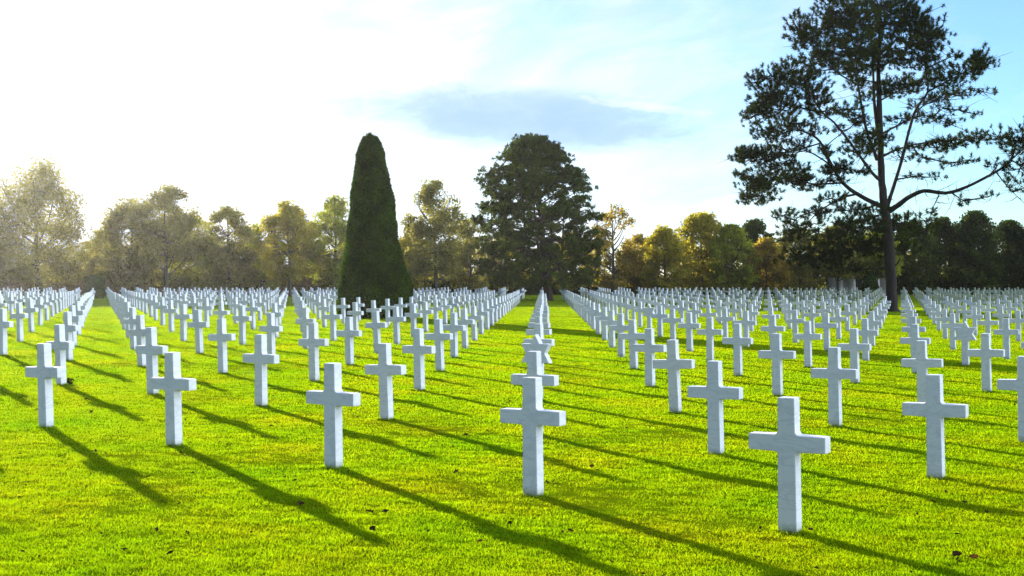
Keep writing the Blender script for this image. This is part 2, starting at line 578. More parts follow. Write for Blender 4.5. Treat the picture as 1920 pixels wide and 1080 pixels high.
def leaf_batch(centers, spread, n, size, rng=RNG, flat=.8):
    """leaf faces scattered round each cluster centre"""
    centers = np.asarray(centers); m = len(centers)
    spread = np.broadcast_to(np.asarray(spread, dtype=float), (m,))
    o = np.clip(rng.normal(0, 1, (m, n, 3)), -1.55, 1.55); o[:, :, 2] *= flat
    c = (centers[:, None, :] + o * spread[:, None, None] * .55).reshape(-1, 3)
    k = len(c)
    a = rng.normal(0, 1, (k, 3)); a /= np.linalg.norm(a, axis=1, keepdims=True)
    b = np.cross(a, rng.normal(0, 1, (k, 3))); b /= np.linalg.norm(b, axis=1, keepdims=True)
    s = size * rng.uniform(.6, 1.35, (k, 1))
    V = np.stack([c - a * s, c + b * s * .55, c + a * s, c - b * s * .55], 1).reshape(-1, 3)
    return V, np.arange(len(V)).reshape(-1, 4)


def nearest_on(paths, p, inward=0.0):
    best = None
    for path in paths:
        for k, q in enumerate(path):
            d = (q - p).length + max(0, q.z - p.z) * .6 + inward * math.hypot(q.x, q.y)
            if best is None or d < best[0]: best = (d, q, k, path)
    return best


def broadleaf(X, Y, height, radius, kind, label, seed, clusters=90, leaves=84, leaf=.165, low=.12, thin=0.0, lean=0.0, group='autumn trees along the far edge', cat='tree', name='autumn_tree'):
    rng = np.random.default_rng(seed); rnd = random.Random(seed)
    root = empty(name, P(X, Y, -.1)); tag(root, label, cat, group)
    tb = Tubes()
    top = Vector((lean * height, rnd.uniform(-.5, .5), height * .88))
    tr = []
    n = 9
    for k in range(n + 1):
        t = k / n
        tr.append(Vector((top.x * t + rnd.gauss(0, .05) * height * .12 * t, top.y * t + rnd.gauss(0, .05) * height * .1 * t, top.z * t)))
    tr = spline(tr, 2)
    r0 = .020 * height
    tb.add(tr, [r0 * (1.25 if k == 0 else 1) * (1 - .9 * k / (len(tr) - 1)) + .02 for k in range(len(tr))], 8, .3)
    paths = [tr]
    limbs = []
    for q in range(rnd.randint(10, 13)):
        t = rnd.uniform(.2, .8)
        p0 = tr[int(t * (len(tr) - 1))]
        a = q * 2.4 + rnd.uniform(-.4, .4)
        reach = radius * rnd.uniform(.6, .95) * (1 - .55 * max(0, t - .3))
        rise = height * rnd.uniform(.12, .3)
        p2 = p0 + Vector((math.cos(a) * reach, math.sin(a) * reach, rise))
        p1 = p0 + Vector((math.cos(a) * reach * .55, math.sin(a) * reach * .55, rise * .25))
        path = bez(p0, p1, p2, 6)
        rr = r0 * (.5 - .3 * t)
        tb.add(path, [rr * (1 - .8 * k / 6) + .012 for k in range(7)], 5)
        limbs.append(path)
    paths += limbs
    cs = []
    tries = 0
    clusters = int(clusters * 1.75)
    while len(cs) < clusters and tries < clusters * 40:
        tries += 1
        t = rnd.random()
        z = low + (1 - low) * t
        prof = float(np.interp(t, (0, .15, .4, .65, .82, .94, 1), (.72, .95, 1, .86, .62, .36, .12)))
        a = rnd.uniform(0, 2 * math.pi)
        rr = radius * prof * math.sqrt(rnd.uniform(.12, 1.0))
        rr *= 1 + .28 * mnoise.noise(Vector((math.cos(a) * 1.3, math.sin(a) * 1.3, z * 3 + seed)))
        p = Vector((math.cos(a) * rr + top.x * z, math.sin(a) * rr, z * height))
        if kind in ('olive', 'rust', 'green') and rnd.random() < .62 * t * t: continue
        if thin and mnoise.noise(p * (.45) + Vector((seed, 0, 0))) < thin - .3: continue
        cs.append(p)
    for p in cs:
        d, q, k, path = nearest_on(paths, p)
        mid = (q + p) * .5 + Vector((0, 0, -.08 * d))
        rw = .035 * (height / 14)
        tb.add(bez(q, mid, p, 3), [rw, rw * .75, rw * .5, .01], 4)
        for _ in range(2):
            e = p + Vector((rnd.gauss(0, 1), rnd.gauss(0, 1), rnd.gauss(.4, .8))) * radius * .13
            tb.add([p, e], [rw * .5, .008], 3)
    tb.build('trunk', BARK_GREY, root)
    ca = np.array([tuple(p) for p in cs])
    V, T = leaf_batch(ca, radius * .20 * rng.uniform(.7, 1.3, len(ca)), leaves, leaf, rng)
    link(bpy.data.objects.new('crown', mesh_np('crown', V, T, LEAF[kind])), root)
    return root


# ------------------------------------------------------------------ the tall open pine, limbs drawn after the tree itself
def build_tall_pine():
    bx, by = 1674, 584
    X0, Y0 = PINE_AT
    ppm = F / Y0
    rnd = random.Random(5); rng = np.random.default_rng(5)
    root = empty('tall_pine', P(X0, Y0, 0))
    tag(root, 'tall open dark pine with bare forked limbs, standing at the right among the crosses', 'tree')

    def L(x, y, d=0.0):
        k = 1 + d / Y0
        return ROLL @ Vector(((960 + (x - 960) * k - bx) / ppm, d, (by - (HOR + (y - HOR) * k)) / ppm))
    tb = Tubes()
    paths = []

    def limb(pts, r0, r1, n=6, per=4):
        r0 *= .78; r1 *= .8
        path = spline([L(*p) for p in pts], per)
        m = len(path) - 1
        tb.add(path, [r0 + (r1 - r0) * (k / m) ** .8 for k in range(m + 1)], n, .25)
        paths.append(path)
        return path
    trunk = [(1674, 590, 0), (1672, 560, 0), (1669, 500, 0), (1664, 430, 0), (1657, 380, 0), (1652, 330, .1), (1650, 260, .2), (1648, 200, .3), (1646, 140, .4), (1648, 80, .5), (1650, 20, .5), (1652, -22, .5)]
    path = spline([L(*p) for p in trunk], 4)
    m = len(path) - 1
    tb.add(path, [(.56 if k == 0 else .46 if k == 1 else .40 - .10 * min(1, k / 16)) * (1 - .86 * max(0, (k - 10) / (m - 10)) ** 1.1) for k in range(m + 1)], 12, .25)
    paths.append(path)
    limb([(1645, 250, .2), (1638, 190, .5), (1636, 130, .8), (1632, 70, 1.1), (1622, 10, 1.2)], .17, .04)
    limb([(1644, 300, .1), (1623, 240, -.8), (1608, 160, -1.4), (1602, 100, -1.8), (1590, 50, -2)], .16, .035)
    limb([(1661, 392, 0), (1670, 366, -.1), (1690, 300, -.6), (1713, 213, -1.4), (1738, 173, -1.9), (1734, 133, -2.2), (1734, 90, -2.4)], .20, .04)
    limb([(1738, 173, -1.9), (1765, 158, -2.3), (1800, 140, -2.6), (1842, 112, -2.8)], .09, .025)
    limb([(1713, 214, -1.4), (1735, 196, -.6), (1770, 186, .6), (1812, 174, 1.6), (1838, 166, 2.0)], .07, .015)
    limb([(1657, 292, .2), (1680, 281, .9), (1720, 270, 1.8), (1763, 265, 2.5), (1815, 262, 3)], .12, .03)
    limb([(1655, 250, .2), (1710, 222, 1.2), (1740, 218, 1.7), (1773, 230, 2.2), (1813, 247, 2.6)], .09, .02)
    limb([(1666, 396, 0), (1682, 386, -.3), (1702, 371, -.8), (1732, 358, -1.5), (1773, 362, -2.4), (1813, 350, -3.0), (1867, 322, -3.8), (1892, 303, -4.1), (1904, 276, -4.2)], .26, .06, 8)
    limb([(1760, 366, -2.2), (1748, 392, -2.4), (1738, 422, -2.5)], .06, .015)
    limb([(1868, 324, -3.8), (1890, 352, -4.0), (1925, 386, -4.4)], .06, .015)
    limb([(1895, 300, -4.1), (1925, 320, -4.5), (1945, 350, -4.6)], .06, .015)
    limb([(1892, 303, -4.1), (1930, 268, -4.4), (1950, 250, -4.6)], .06, .02)
    limb([(1655, 388, 0), (1612, 367, .5), (1580, 343, .9), (1560, 312, 1.2), (1537, 266, 1.6), (1510, 248, 1.9), (1483, 245, 2.1), (1440, 262, 2.2)], .22, .04, 7)
    limb([(1652, 340, 0), (1633, 322, -.4), (1593, 267, -1.1), (1563, 230, -1.7), (1543, 213, -2.0), (1510, 167, -2.4), (1480, 130, -2.6)], .16, .03)
    limb([(1560, 316, 1.1), (1547, 278, .3), (1600, 234, -.4), (1618, 215, -.8)], .07, .02)
    limb([(1575, 322, .7), (1510, 283, 0), (1470, 306, -.6), (1433, 327, -1.0), (1400, 345, -1.2)], .08, .02)
    limb([(1605, 364, .4), (1575, 372, -.5), (1540, 392, -1.3), (1497, 407, -2.0), (1478, 430, -2.3)], .11, .02)
    limb([(1540, 392, -1.3), (1513, 420, -.8), (1500, 452, -.6)], .05, .015)
    limb([(1580, 343, .9), (1530, 345, 1.6), (1480, 340, 2.2), (1430, 352, 2.7)], .09, .02)
    limb([(1540, 268, 1.5), (1480, 285, 1.0), (1430, 290, .7), (1385, 288, .5)], .07, .02)
    limb([(1543, 213, -2.0), (1490, 200, -1.2), (1440, 190, -.7), (1412, 195, -.5)], .08, .02)
    limb([(1608, 160, -1.4), (1560, 130, -2.0), (1520, 80, -2.4), (1500, 60, -2.6)], .08, .02)
    limb([(1648, 190, .3), (1690, 168, 1.2), (1730, 150, 2.0)], .07, .02)
    limb([(1647, 130, .4), (1685, 105, -.6), (1720, 80, -1.2), (1745, 60, -1.6)], .07, .02)
    limb([(1664, 440, 0), (1640, 425, -1.2), (1600, 430, -2.2), (1555, 445, -2.8)], .10, .02)
    limb([(1664, 430, 0), (1692, 420, 1.2), (1722, 440, 2.0)], .09, .02)
    limb([(1667, 470, 0), (1620, 462, 1.6), (1560, 480, 2.8), (1500, 482, 3.4)], .09, .02)
    # broken stubs on the lower bole
    for (x, y, dx, dy, dd) in ((1676, 500, 12, -16, -.3), (1668, 455, 14, -12, .3), (1660, 520, -9, -8, -.4)):
        tb.add([L(x, y), L(x + dx * .6, y + dy * .4, dd), L(x + dx, y + dy, dd * 1.4)], [.07, .05, .03], 5)
    pads = [  # x, y, rx, ry, depth
        (1650, 14, 62, 40, .4), (1596, 38, 50, 36, -1.6), (1560, 22, 36, 26, -2.2), (1500, 58, 26, 30, -2.6), (1535, 62, 34, 26, -2.2), (1690, 40, 52, 36, -.6),
        (1738, 78, 34, 34, -2.2), (1718, 62, 34, 30, -1.2), (1600, 92, 56, 24, -1), (1668, 92, 46, 26, .8), (1560, 98, 34, 20, -1.6), (1620, 122, 44, 18, .6), (1700, 112, 34, 18, -1.8), (1520, 110, 22, 12, -2),
        (1700, 158, 52, 13, 1.2), (1660, 166, 30, 12, .8), (1765, 152, 36, 13, -2.2), (1800, 138, 34, 17, -2.6), (1836, 116, 18, 22, -2.8), (1745, 125, 24, 14, -2.2), (1790, 104, 12, 8, -2.2),
        (1436, 148, 38, 20, -1.2), (1480, 134, 34, 20, -2.6), (1505, 158, 40, 22, -2.3), (1462, 176, 44, 18, -.9), (1425, 196, 30, 18, -.6), (1414, 218, 26, 16, -.4), (1465, 206, 42, 15, -1.0), (1530, 180, 30, 16, -2), (1490, 232, 46, 13, 1.9), (1440, 248, 34, 12, 2.1),
        (1545, 208, 30, 11, -1.8), (1590, 205, 32, 10, -.8), (1600, 222, 22, 10, -.6), (1586, 130, 30, 12, -1.7),
        (1386, 288, 18, 14, .5), (1412, 294, 34, 15, .6), (1462, 286, 40, 13, .9), (1500, 272, 24, 11, 1.2), (1432, 328, 46, 13, -1), (1478, 332, 42, 13, 2), (1408, 350, 30, 18, -1.1), (1430, 366, 32, 16, 2.7), (1400, 374, 14, 10, -1.1), (1520, 346, 30, 11, 1.7), (1490, 316, 30, 9, -.4),
        (1555, 284, 24, 10, .2), (1632, 268, 32, 15, -.3), (1652, 252, 22, 15, -.5), (1604, 258, 22, 10, -.4), (1612, 282, 26, 12, -.8), (1570, 312, 24, 9, .6), (1610, 320, 20, 9, -1),
        (1786, 178, 22, 9, 2.0), (1818, 174, 16, 8, 2.0), (1770, 200, 20, 8, 1.8), (1722, 196, 26, 9, 1.2), (1796, 206, 18, 7, 2.2), (1830, 214, 12, 6, 2.3), (1690, 222, 24, 8, 1),
        (1790, 268, 44, 13, 2.8), (1756, 276, 34, 12, 2.4), (1824, 258, 32, 14, 3), (1870, 256, 24, 16, -4), (1898, 272, 26, 20, -4.3), (1912, 316, 28, 22, -4.4), (1920, 352, 18, 12, -4.3), (1888, 344, 14, 7, -4), (1935, 250, 24, 22, -4.5), (1730, 296, 28, 9, 1.8), (1780, 306, 26, 8, 2.6), (1815, 300, 20, 8, 2.8), (1720, 330, 20, 7, -1), (1805, 376, 14, 9, -2.8), (1760, 330, 18, 6, -1.6), (1860, 366, 14, 6, -3.9),
        (1470, 404, 24, 12, -2.2), (1500, 428, 32, 13, -1.4), (1530, 400, 30, 11, -1.3), (1556, 446, 36, 13, -2.7), (1560, 372, 32, 10, -.6), (1600, 392, 32, 12, -.4), (1640, 404, 30, 15, -.8), (1624, 428, 40, 16, -1.8), (1662, 432, 32, 20, .8), (1694, 418, 32, 18, 1.2), (1722, 436, 30, 17, 2.0), (1590, 420, 30, 12, -2), (1480, 442, 20, 9, -1.6),
        (1500, 480, 40, 16, 3.3), (1550, 486, 38, 15, 2.8), (1600, 466, 38, 15, 1.9), (1640, 466, 24, 14, 1.0), (1700, 470, 22, 12, 1.4), (1530, 462, 26, 10, 2.8), (1586, 502, 30, 9, 2.2)]
    for k in range(130):              # lesser sprays strung along the limbs, in flat layers
        path = paths[rnd.randrange(1, len(paths))]
        q = path[rnd.randrange(len(path) // 3, len(path))]
        v = ROLL.transposed() @ q
        kk = 1 + v.y / Y0
        x = 960 + ((v.x * ppm + bx) - 960) / kk; y = HOR + ((by - v.z * ppm) - HOR) / kk
        x += rnd.gauss(0, 14); y += rnd.uniform(-16, 8)
        if x > 1690 and 290 < y < 420 and rnd.random() < .75: continue
        pads.append((x, y, rnd.uniform(12, 28), rnd.uniform(4, 8), v.y + rnd.gauss(0, .5)))
    cents = []; axes = []
    for (x, y, rx, ry, d) in pads:
        c = L(x, y, d)
        dd, q, k, path = nearest_on(paths, c, .45)
        dd = (q - c).length
        if dd > .35:
            p_ = bez(q, (q + c) * .5 + Vector((rnd.gauss(0, .1), rnd.gauss(0, .1), rnd.uniform(-.16, .02))) * dd, c, 6)
            tb.add(p_, [.075, .062, .052, .044, .036, .028, .02], 5); paths.append(p_)
        n = max(6, int(math.pi * rx * ry / (46 if x > 1715 and y > 150 else 27))); rx *= 1.05; ry *= 1.12
        tw = 0
        for q_ in range(n):
            a = rnd.uniform(0, 2 * math.pi); rr = math.sqrt(rnd.uniform(.03, 1))
            if rnd.random() < .18: rr *= 1.25
            p = c + Vector((math.cos(a) * rr * rx / ppm, rnd.uniform(-1, 1) * rx * .75 / ppm, math.sin(a) * rr * ry / ppm))
            cents.append(tuple(p))
            ax_ = (p - c).normalized() * .7 + Vector((rnd.gauss(0, .3), rnd.gauss(0, .3), .85)); axes.append(tuple(ax_.normalized()))
            if q_ % 3 == 0:
                mid = c + (p - c) * .5 + Vector((0, 0, -.08))
                tb.add([c, mid, p], [.03, .022, .014], 3)
    for path in paths[1:]:           # bare dead twigs along the limbs
        for k in range(2, len(path), 2):
            for _ in range(2):
                e = path[k] + Vector((rnd.gauss(0, .75), rnd.gauss(0, .75), rnd.gauss(.05, .4)))
                md = (path[k] + e) * .5 + Vector((rnd.gauss(0, .06), rnd.gauss(0, .06), -.08))
                tb.add([path[k], md, e], [.022, .017, .008], 3)
                tb.add([md, md + Vector((rnd.gauss(0, .3), rnd.gauss(0, .3), rnd.gauss(.1, .25)))], [.014, .007], 3)
    tb.build('trunk', BARK_PINE, root)
    ca = np.array(cents)
    V, T = shoot_batch(ca, axes, rng.uniform(.20, .30, len(ca)), 44, .085, rng)
    link(bpy.data.objects.new('crown', mesh_np('crown', V, T, NEEDLE)), root)
    print('pine tufts', len(ca), 'at', PINE_AT)


def build_broad_pine():
    X0, Y0 = BROAD_AT
    ppm = F / Y0
    rnd = random.Random(21); rng = np.random.default_rng(21)
    root = empty('broad_pine', P(X0, Y0, 0))
    tag(root, 'broad dense dark pine with a domed crown behind the end of the centre column', 'tree')
    tb = Tubes(); paths = []
    H = 15.7
    prof = [(0.0, 4.6), (.06, 5.6), (.15, 6.15), (.28, 6.2), (.40, 6.0), (.52, 5.5), (.64, 5.1), (.75, 4.55), (.85, 3.4), (.93, 2.3), (.98, 1.2), (1.0, .3)]

    def rad(t):
        for (a, ra), (b, rb) in zip(prof, prof[1:]):
            if t <= b: return ra + (rb - ra) * (t - a) / (b - a)
        return .3
    off = lambda z: Vector((-1.3 * (z / H), 0, z))
    tr = spline([Vector((0, 0, -.2)), Vector((-.1, 0, 1.5)), Vector((-.35, .1, 4)), Vector((-.5, 0, 8)), Vector((-.8, .1, 12)), off(15.2)], 5)
    m = len(tr) - 1
    tb.add(tr, [(.62 if k == 0 else .47) * (1 - .92 * k / m) + .03 for k in range(m + 1)], 10, .2); paths.append(tr)
    for fx, fy, fz, r in ((.5, .4, 9, .28), (-2.2, .6, 10.5, .26), (1.6, -.5, 8, .22), (-1.2, -1.0, 12.5, .2)):   # forked leaders
        p = spline([Vector((-.05, 0, 1.2)), Vector((fx * .5, fy * .4, 3.2)), Vector((fx * .9, fy * .8, fz * .6)), Vector((fx, fy, fz))], 5)
        tb.add(p, [r * (1 - .85 * k / (len(p) - 1)) + .02 for k in range(len(p))], 7, .2); paths.append(p)
    for q in range(46):
        t = .16 + .8 * (q / 46) ** .9
        z = t * H
        a = q * 2.399 + rnd.uniform(-.3, .3)
        R = rad((t - .12) / .88 if t > .12 else 0) * rnd.uniform(.75, .98)
        p0 = off(z * .82 + .2); p2 = off(z) + Vector((math.cos(a) * R, math.sin(a) * R, rnd.uniform(0, .6)))
        p1 = p0 + (p2 - p0) * .5 + Vector((0, 0, -.5 + .5 * t))
        p = bez(p0, p1, p2, 6)
        tb.add(p, [.13 * (1 - .6 * t) * (1 - .8 * k / 6) + .015 for k in range(7)], 5); paths.append(p)
    cents = []
    for q in range(520):
        t = rnd.random() ** .95
        R = rad(t)
        z = (.10 + .90 * t) * H - .25
        a = rnd.uniform(0, 2 * math.pi)
        rr = R * math.sqrt(rnd.uniform(.25, 1.0)) * (1 + .20 * mnoise.noise(Vector((math.cos(a) * 2, math.sin(a) * 2, z * .8))))
        if t < .2 and rr < 2.4 and q % 4: continue
        c = off(z) + Vector((math.cos(a) * rr, math.sin(a) * rr, 0))
        dd, qq, k, path = nearest_on(paths, c)
        if dd > .4: tb.add(bez(qq, (qq + c) * .5 + Vector((0, 0, -.15)), c, 3), [.05, .04, .03, .015], 4)
        rx = rnd.uniform(.4, .95)
        for _ in range(int(8 + 10 * rx)):
            cents.append(tuple(c + Vector((rnd.gauss(0, .5) * rx, rnd.gauss(0, .5) * rx, rnd.gauss(0, .17) + .1))))
    tb.build('trunk', BARK_PINE, root)
    ca = np.array(cents)
    V, T = tuft_batch(ca, rng.uniform(.24, .40, len(ca)) * .85, 34, .8, .13, rng)
    link(bpy.data.objects.new('crown', mesh_np('crown', V, T, NEEDLE_FAR)), root)
    print('broad tufts', len(ca))


def lathe_shrub(name, X, Y, prof, label, nleaf, leaf, bulge=None, lean=0.0, seed=1, group=None, cat='topiary', mat=None):
    """a clipped evergreen: a solid core of twigs and a skin of small leaves; prof = [(z, radius)]"""
    rng = np.random.default_rng(seed)
    mat = mat or YEW
    root = empty(name, P(X, Y, -.05)); tag(root, label, cat, group)
    zs = np.array([p[0] for p in prof]); rs = np.array([p[1] for p in prof])
    zz = np.linspace(0, zs[-1], 60); rr = np.interp(zz, zs, rs)
    nseg = 40
    V = []; Fq = []

    def point(z, a, k=1.0):
        r = np.interp(z, zs, rs) * k
        if bulge is not None:
            g = bulge(z) * np.maximum(0, np.cos(a)) ** 1.5
            r = r + g
        r = r * (1 + .018 * np.sin(3 * a + z * 1.3) + .014 * np.sin(7 * a - z * 2.1) + .012 * np.sin(z * 4.3 + a * 2))
        return np.stack([r * np.cos(a) + lean * z, r * np.sin(a), z + 0 * a], -1)
    for z in zz:
        for s in range(nseg):
            V.append(point(z, np.array(2 * math.pi * s / nseg), .965))
    for k in range(len(zz) - 1):
        for s in range(nseg):
            i0 = k * nseg + s; i1 = k * nseg + (s + 1) % nseg
            Fq.append((i0, i1, i1 + nseg, i0 + nseg))
    core = mesh_np('branches', np.array(V), Fq, mat, True)
    link(bpy.data.objects.new('branches', core), root)
    # leaves: area weighted along the profile
    wgt = rr + .02; cdf = np.cumsum(wgt) / wgt.sum()
    z = np.interp(rng.random(nleaf), cdf, zz)
    a = rng.uniform(0, 2 * math.pi, nleaf)
    c = point(z, a, 1.0)
    c[:, :2] *= 1
    out = np.stack([np.cos(a), np.sin(a), .35 + 0 * a], 1)
    c = c + out * rng.normal(0, leaf * .35, (nleaf, 1))
    if nleaf > 20000:
        c = c + out * np.array([0.045 * mnoise.noise(Vector(p) * 1.5) + .045 * mnoise.noise(Vector(p) * 4.5) for p in c])[:, None]
    d = out + rng.normal(0, .7, (nleaf, 3)); d /= np.linalg.norm(d, axis=1, keepdims=True)
    s = np.cross(d, rng.normal(0, 1, (nleaf, 3))); s /= np.linalg.norm(s, axis=1, keepdims=True)
    sz = leaf * rng.uniform(.5, 1.3, (nleaf, 1))
    Vl = np.stack([c - s * sz * .4, c + d * sz, c + s * sz * .4], 1).reshape(-1, 3)
    link(bpy.data.objects.new('foliage', mesh_np('foliage', Vl, np.arange(len(Vl)).reshape(-1, 3), mat)), root)
    return root


def hedge(name, pts, width, height, label, mat, n, leaf, seed):
    """clipped hedge along level points"""
    rng = np.random.default_rng(seed)
    V, Q = [], []
    o0 = P(*pts[0])
    for (X, Y) in pts:
        for (dy, up) in ((-.46, -.1), (-.46, .93), (.46, .93), (.46, -.1)):
            V.append(tuple(P(X, Y + dy * width, up * height) - o0))
    for k in range(len(pts) - 1):
        b = k * 4
        for q in range(4): Q.append((b + q, b + (q + 1) % 4, b + 4 + (q + 1) % 4, b + 4 + q))
    root = empty(name, o0); tag(root, label, 'hedge')
    link(bpy.data.objects.new('branches', mesh_np('branches', V, Q, mat)), root)
    seg = rng.integers(0, len(pts) - 1, n); t = rng.random(n)
    pa = np.array(pts)
    XY = pa[seg] * (1 - t[:, None]) + pa[seg + 1] * t[:, None]
    side = rng.random(n) < .3
    dy = np.where(side, rng.uniform(-.5, .5, n), -.5) * width
    up = np.where(side, 1.0, rng.uniform(0, 1, n)) * height * (1 + .035 * np.sin(XY[:, 0] * 1.1) + .02 * np.sin(XY[:, 0] * 3.7))
    Lc = np.stack([XY[:, 0], XY[:, 1] + dy, -drop_np(XY[:, 0], XY[:, 1])], 1)
    W = Lc @ ROLLN.T; W[:, 2] += CAM_H; W[:, 2] += up
    W = W - np.array(o0)
    Vl, T = leaf_batch(W, np.full(n, .12), 1, leaf, rng)
    link(bpy.data.objects.new('foliage', mesh_np('foliage', Vl, T, mat)), root)


# ------------------------------------------------------------------ build
build_lawn()
FEET = build_stones()
build_grass()
build_tall_pine()
build_broad_pine()

ppy = F / YEW_AT[1]
lathe_shrub('cone_topiary', YEW_AT[0], YEW_AT[1],
            [(0, 1.74), (.6, 1.83), (1.6, 1.72), (2.1, 1.62), (2.65, 1.50), (3.65, 1.29), (4.67, 1.18), (5.7, 1.07), (6.7, .94), (7.7, .72), (8.3, .64), (8.85, .49), (9.15, .34), (9.33, .14), (9.38, .02)],
            'tall clipped dark green yew cone rising from the left half of the lawn', 120000, .08,
            bulge=lambda z: .12 * np.exp(-((z - 1.4) / 1.1) ** 2), lean=.004, seed=3)
lathe_shrub('cone_topiary', *(lambda Y: ((178 - 960) / F * Y, Y))(134.0), [(0, .8), (.6, .95), (1.4, .9), (2.1, .7), (2.5, .35), (2.6, .02)],
            'small dark rounded clipped shrub closing the grass aisle at far left', 6000, .12, seed=4)
lathe_shrub('cone_topiary', *(lambda Y: ((1632 - 960) / F * Y, Y))(142.0), [(0, 1.0), (.8, .95), (2, .62), (3.0, .30), (3.6, .02)],
            'small dark clipped cone standing before the pale stone building at right', 6000, .12, seed=5)

# trees along the far edge: px x, top y, half width px, kind, depth, label, extra
TREES = [
    (72, 306, 98, 'olive', 150, 'largest hazy olive tree at the far left with a broad ragged crown', dict(clusters=150, thin=.12)),
    (-52, 338, 80, 'olive', 156, 'hazy olive tree cut by the left edge of the picture', dict(clusters=110)),
    (196, 432, 46, 'olive', 160, 'low olive tree filling the dip right of the largest left tree', dict(clusters=60)),
    (248, 376, 64, 'olive', 152, 'olive autumn tree left of the taller one with the clear dark trunk', dict(clusters=90, thin=.1)),
    (312, 350, 70, 'olive', 148, 'open olive tree with a clear dark trunk, tallest of its group at left', dict(clusters=110, thin=.18, low=.3)),
    (372, 412, 54, 'green', 158, 'low yellow green tree right of the open olive tree', dict(clusters=70)),
    (430, 388, 58, 'olive', 150, 'thin topped olive tree midway between the open olive tree and the yew cone', dict(clusters=90, thin=.2)),
    (490, 424, 46, 'green', 158, 'low green tree between the thin topped olive tree and a golden one', dict(clusters=60)),
    (545, 384, 60, 'gold', 149, 'golden autumn tree left of the yew cone with a visible trunk', dict(clusters=110, thin=.1, low=.2)),
    (632, 370, 56, 'green', 152, 'bright yellow green tree just left of and behind the yew cone', dict(clusters=110)),
    (712, 420, 54, 'green', 158, 'green tree mostly hidden behind the yew cone', dict(clusters=70)),
    (818, 344, 64, 'olive', 148, 'open airy tree with sky through its top, right of the yew cone', dict(clusters=105, thin=.25, low=.2)),
    (776, 440, 46, 'gold', 158, 'low golden brown tree between the yew cone and the airy tree', dict(clusters=60)),
    (884, 412, 46, 'olive', 156, 'olive tree showing at the left side of the domed pine', dict(clusters=70)),
    (950, 440, 50, 'gold', 160, 'golden tree behind the left half of the domed pine', dict(clusters=60)),
    (1075, 440, 50, 'gold', 160, 'golden tree behind the right half of the domed pine', dict(clusters=60)),
    (1152, 378, 50, 'rust', 150, 'half bare rusty tree just right of the domed pine', dict(clusters=70, thin=.3, leaves=50)),
    (1200, 440, 44, 'rust', 156, 'low rusty brown tree right of the half bare one', dict(clusters=70)),
    (1248, 428, 46, 'gold', 150, 'orange gold tree between the rusty tree and the big rounded one', dict(clusters=80)),
    (1318, 404, 62, 'gold', 153, 'big rounded golden olive tree right of the domed pine', dict(clusters=130)),
    (1375, 424, 46, 'green', 150, 'rounded yellow green tree right of the big golden olive one', dict(clusters=90)),
    (1420, 414, 40, 'dark', 166, 'narrow dark evergreen poking up behind the golden trees', dict(clusters=120)),
    (1438, 448, 44, 'rust', 151, 'rust orange tree at the left edge of the tall pine', dict(clusters=80)),
    (1500, 432, 56, 'olive', 154, 'olive tree behind the lowest left boughs of the tall pine', dict(clusters=90)),
    (1572, 428, 54, 'olive', 143, 'olive brown tree overhanging the pale stone building', dict(clusters=110, low=.34)),
    (1640, 436, 52, 'green', 144, 'green tree directly behind the trunk of the tall pine', dict(clusters=110, low=.36)),
    (1716, 420, 48, 'dark', 150, 'dark evergreen tree just right of the tall pine trunk', dict(clusters=110, leaves=90)),
    (1772, 412, 50, 'dark', 153, 'dark evergreen tree between the pine trunk and the right edge', dict(clusters=110, leaves=90)),
    (1832, 400, 50, 'dark', 150, 'tallest dark evergreen near the right edge', dict(clusters=120, leaves=90)),
    (1896, 418, 50, 'dark', 152, 'dark evergreen tree at the right edge below the long pine limb', dict(clusters=120, leaves=90)),
    (1958, 400, 56, 'dark', 150, 'dark evergreen tree cut by the right edge', dict(clusters=110, leaves=90)),
]
for k, (x, ty, hw, kind, Y, label, ex) in enumerate(TREES):
    X = (x - 960) / F * Y
    ex = dict(ex); ex.setdefault('low', .13)
    hgt = (HOR + drop(X, Y) / Y * F - ty) / F * Y
    rad = hw / F * Y
    broadleaf(X, Y, hgt * 1.0, rad, kind, label, 100 + k, name='evergreen_tree' if kind == 'dark' else 'autumn_tree',
              group='dark evergreens at the right edge' if kind == 'dark' else 'autumn trees along the far edge', **ex)

# far thicket that closes the view under the crowns
def thicket():
    rng = np.random.default_rng(77)
    c = []
    for X in np.arange(-90, 90, .8):
        Y = 176 + rng.uniform(-4, 4)
        hmax = 6.4 + 1.8 * mnoise.noise(Vector((X * .11, 0, 3)))
        for _ in range(7):
            p = P(X + rng.uniform(-.5, .5), Y + rng.uniform(-2.5, 2.5), rng.uniform(.1, 1) * hmax)
            c.append(tuple(p))
    c = np.array(c)
    V, T = leaf_batch(c, rng.uniform(.6, 1.2, len(c)), 34, .22, rng)
    o = link(bpy.data.objects.new('thicket', mesh_np('thicket', V, T, LEAF['olive'])))
    tag(o, 'dark woodland thicket closing the view beneath the far crowns', 'woodland', None, 'stuff')


thicket()
hedge('beech_hedge', [((x - 960) / F * 162, 162.0) for x in range(-120, 660, 30)], 1.6, 3.2, 'clipped brown hedge under the trees at left', HEDGE, 30000, .12, 31)
hedge('clipped_hedge', [((x - 960) / F * 162, 162.0) for x in range(690, 1545, 30)], 1.5, 1.9, 'low dark hedge under the trees behind the centre rows', LEAF['dark'], 24000, .11, 32)
hedge('clipped_hedge', [((x - 960) / F * 162, 162.0) for x in range(1660, 2060, 30)], 1.6, 2.3, 'low dark hedge under the evergreens at right', LEAF['dark'], 14000, .11, 33)


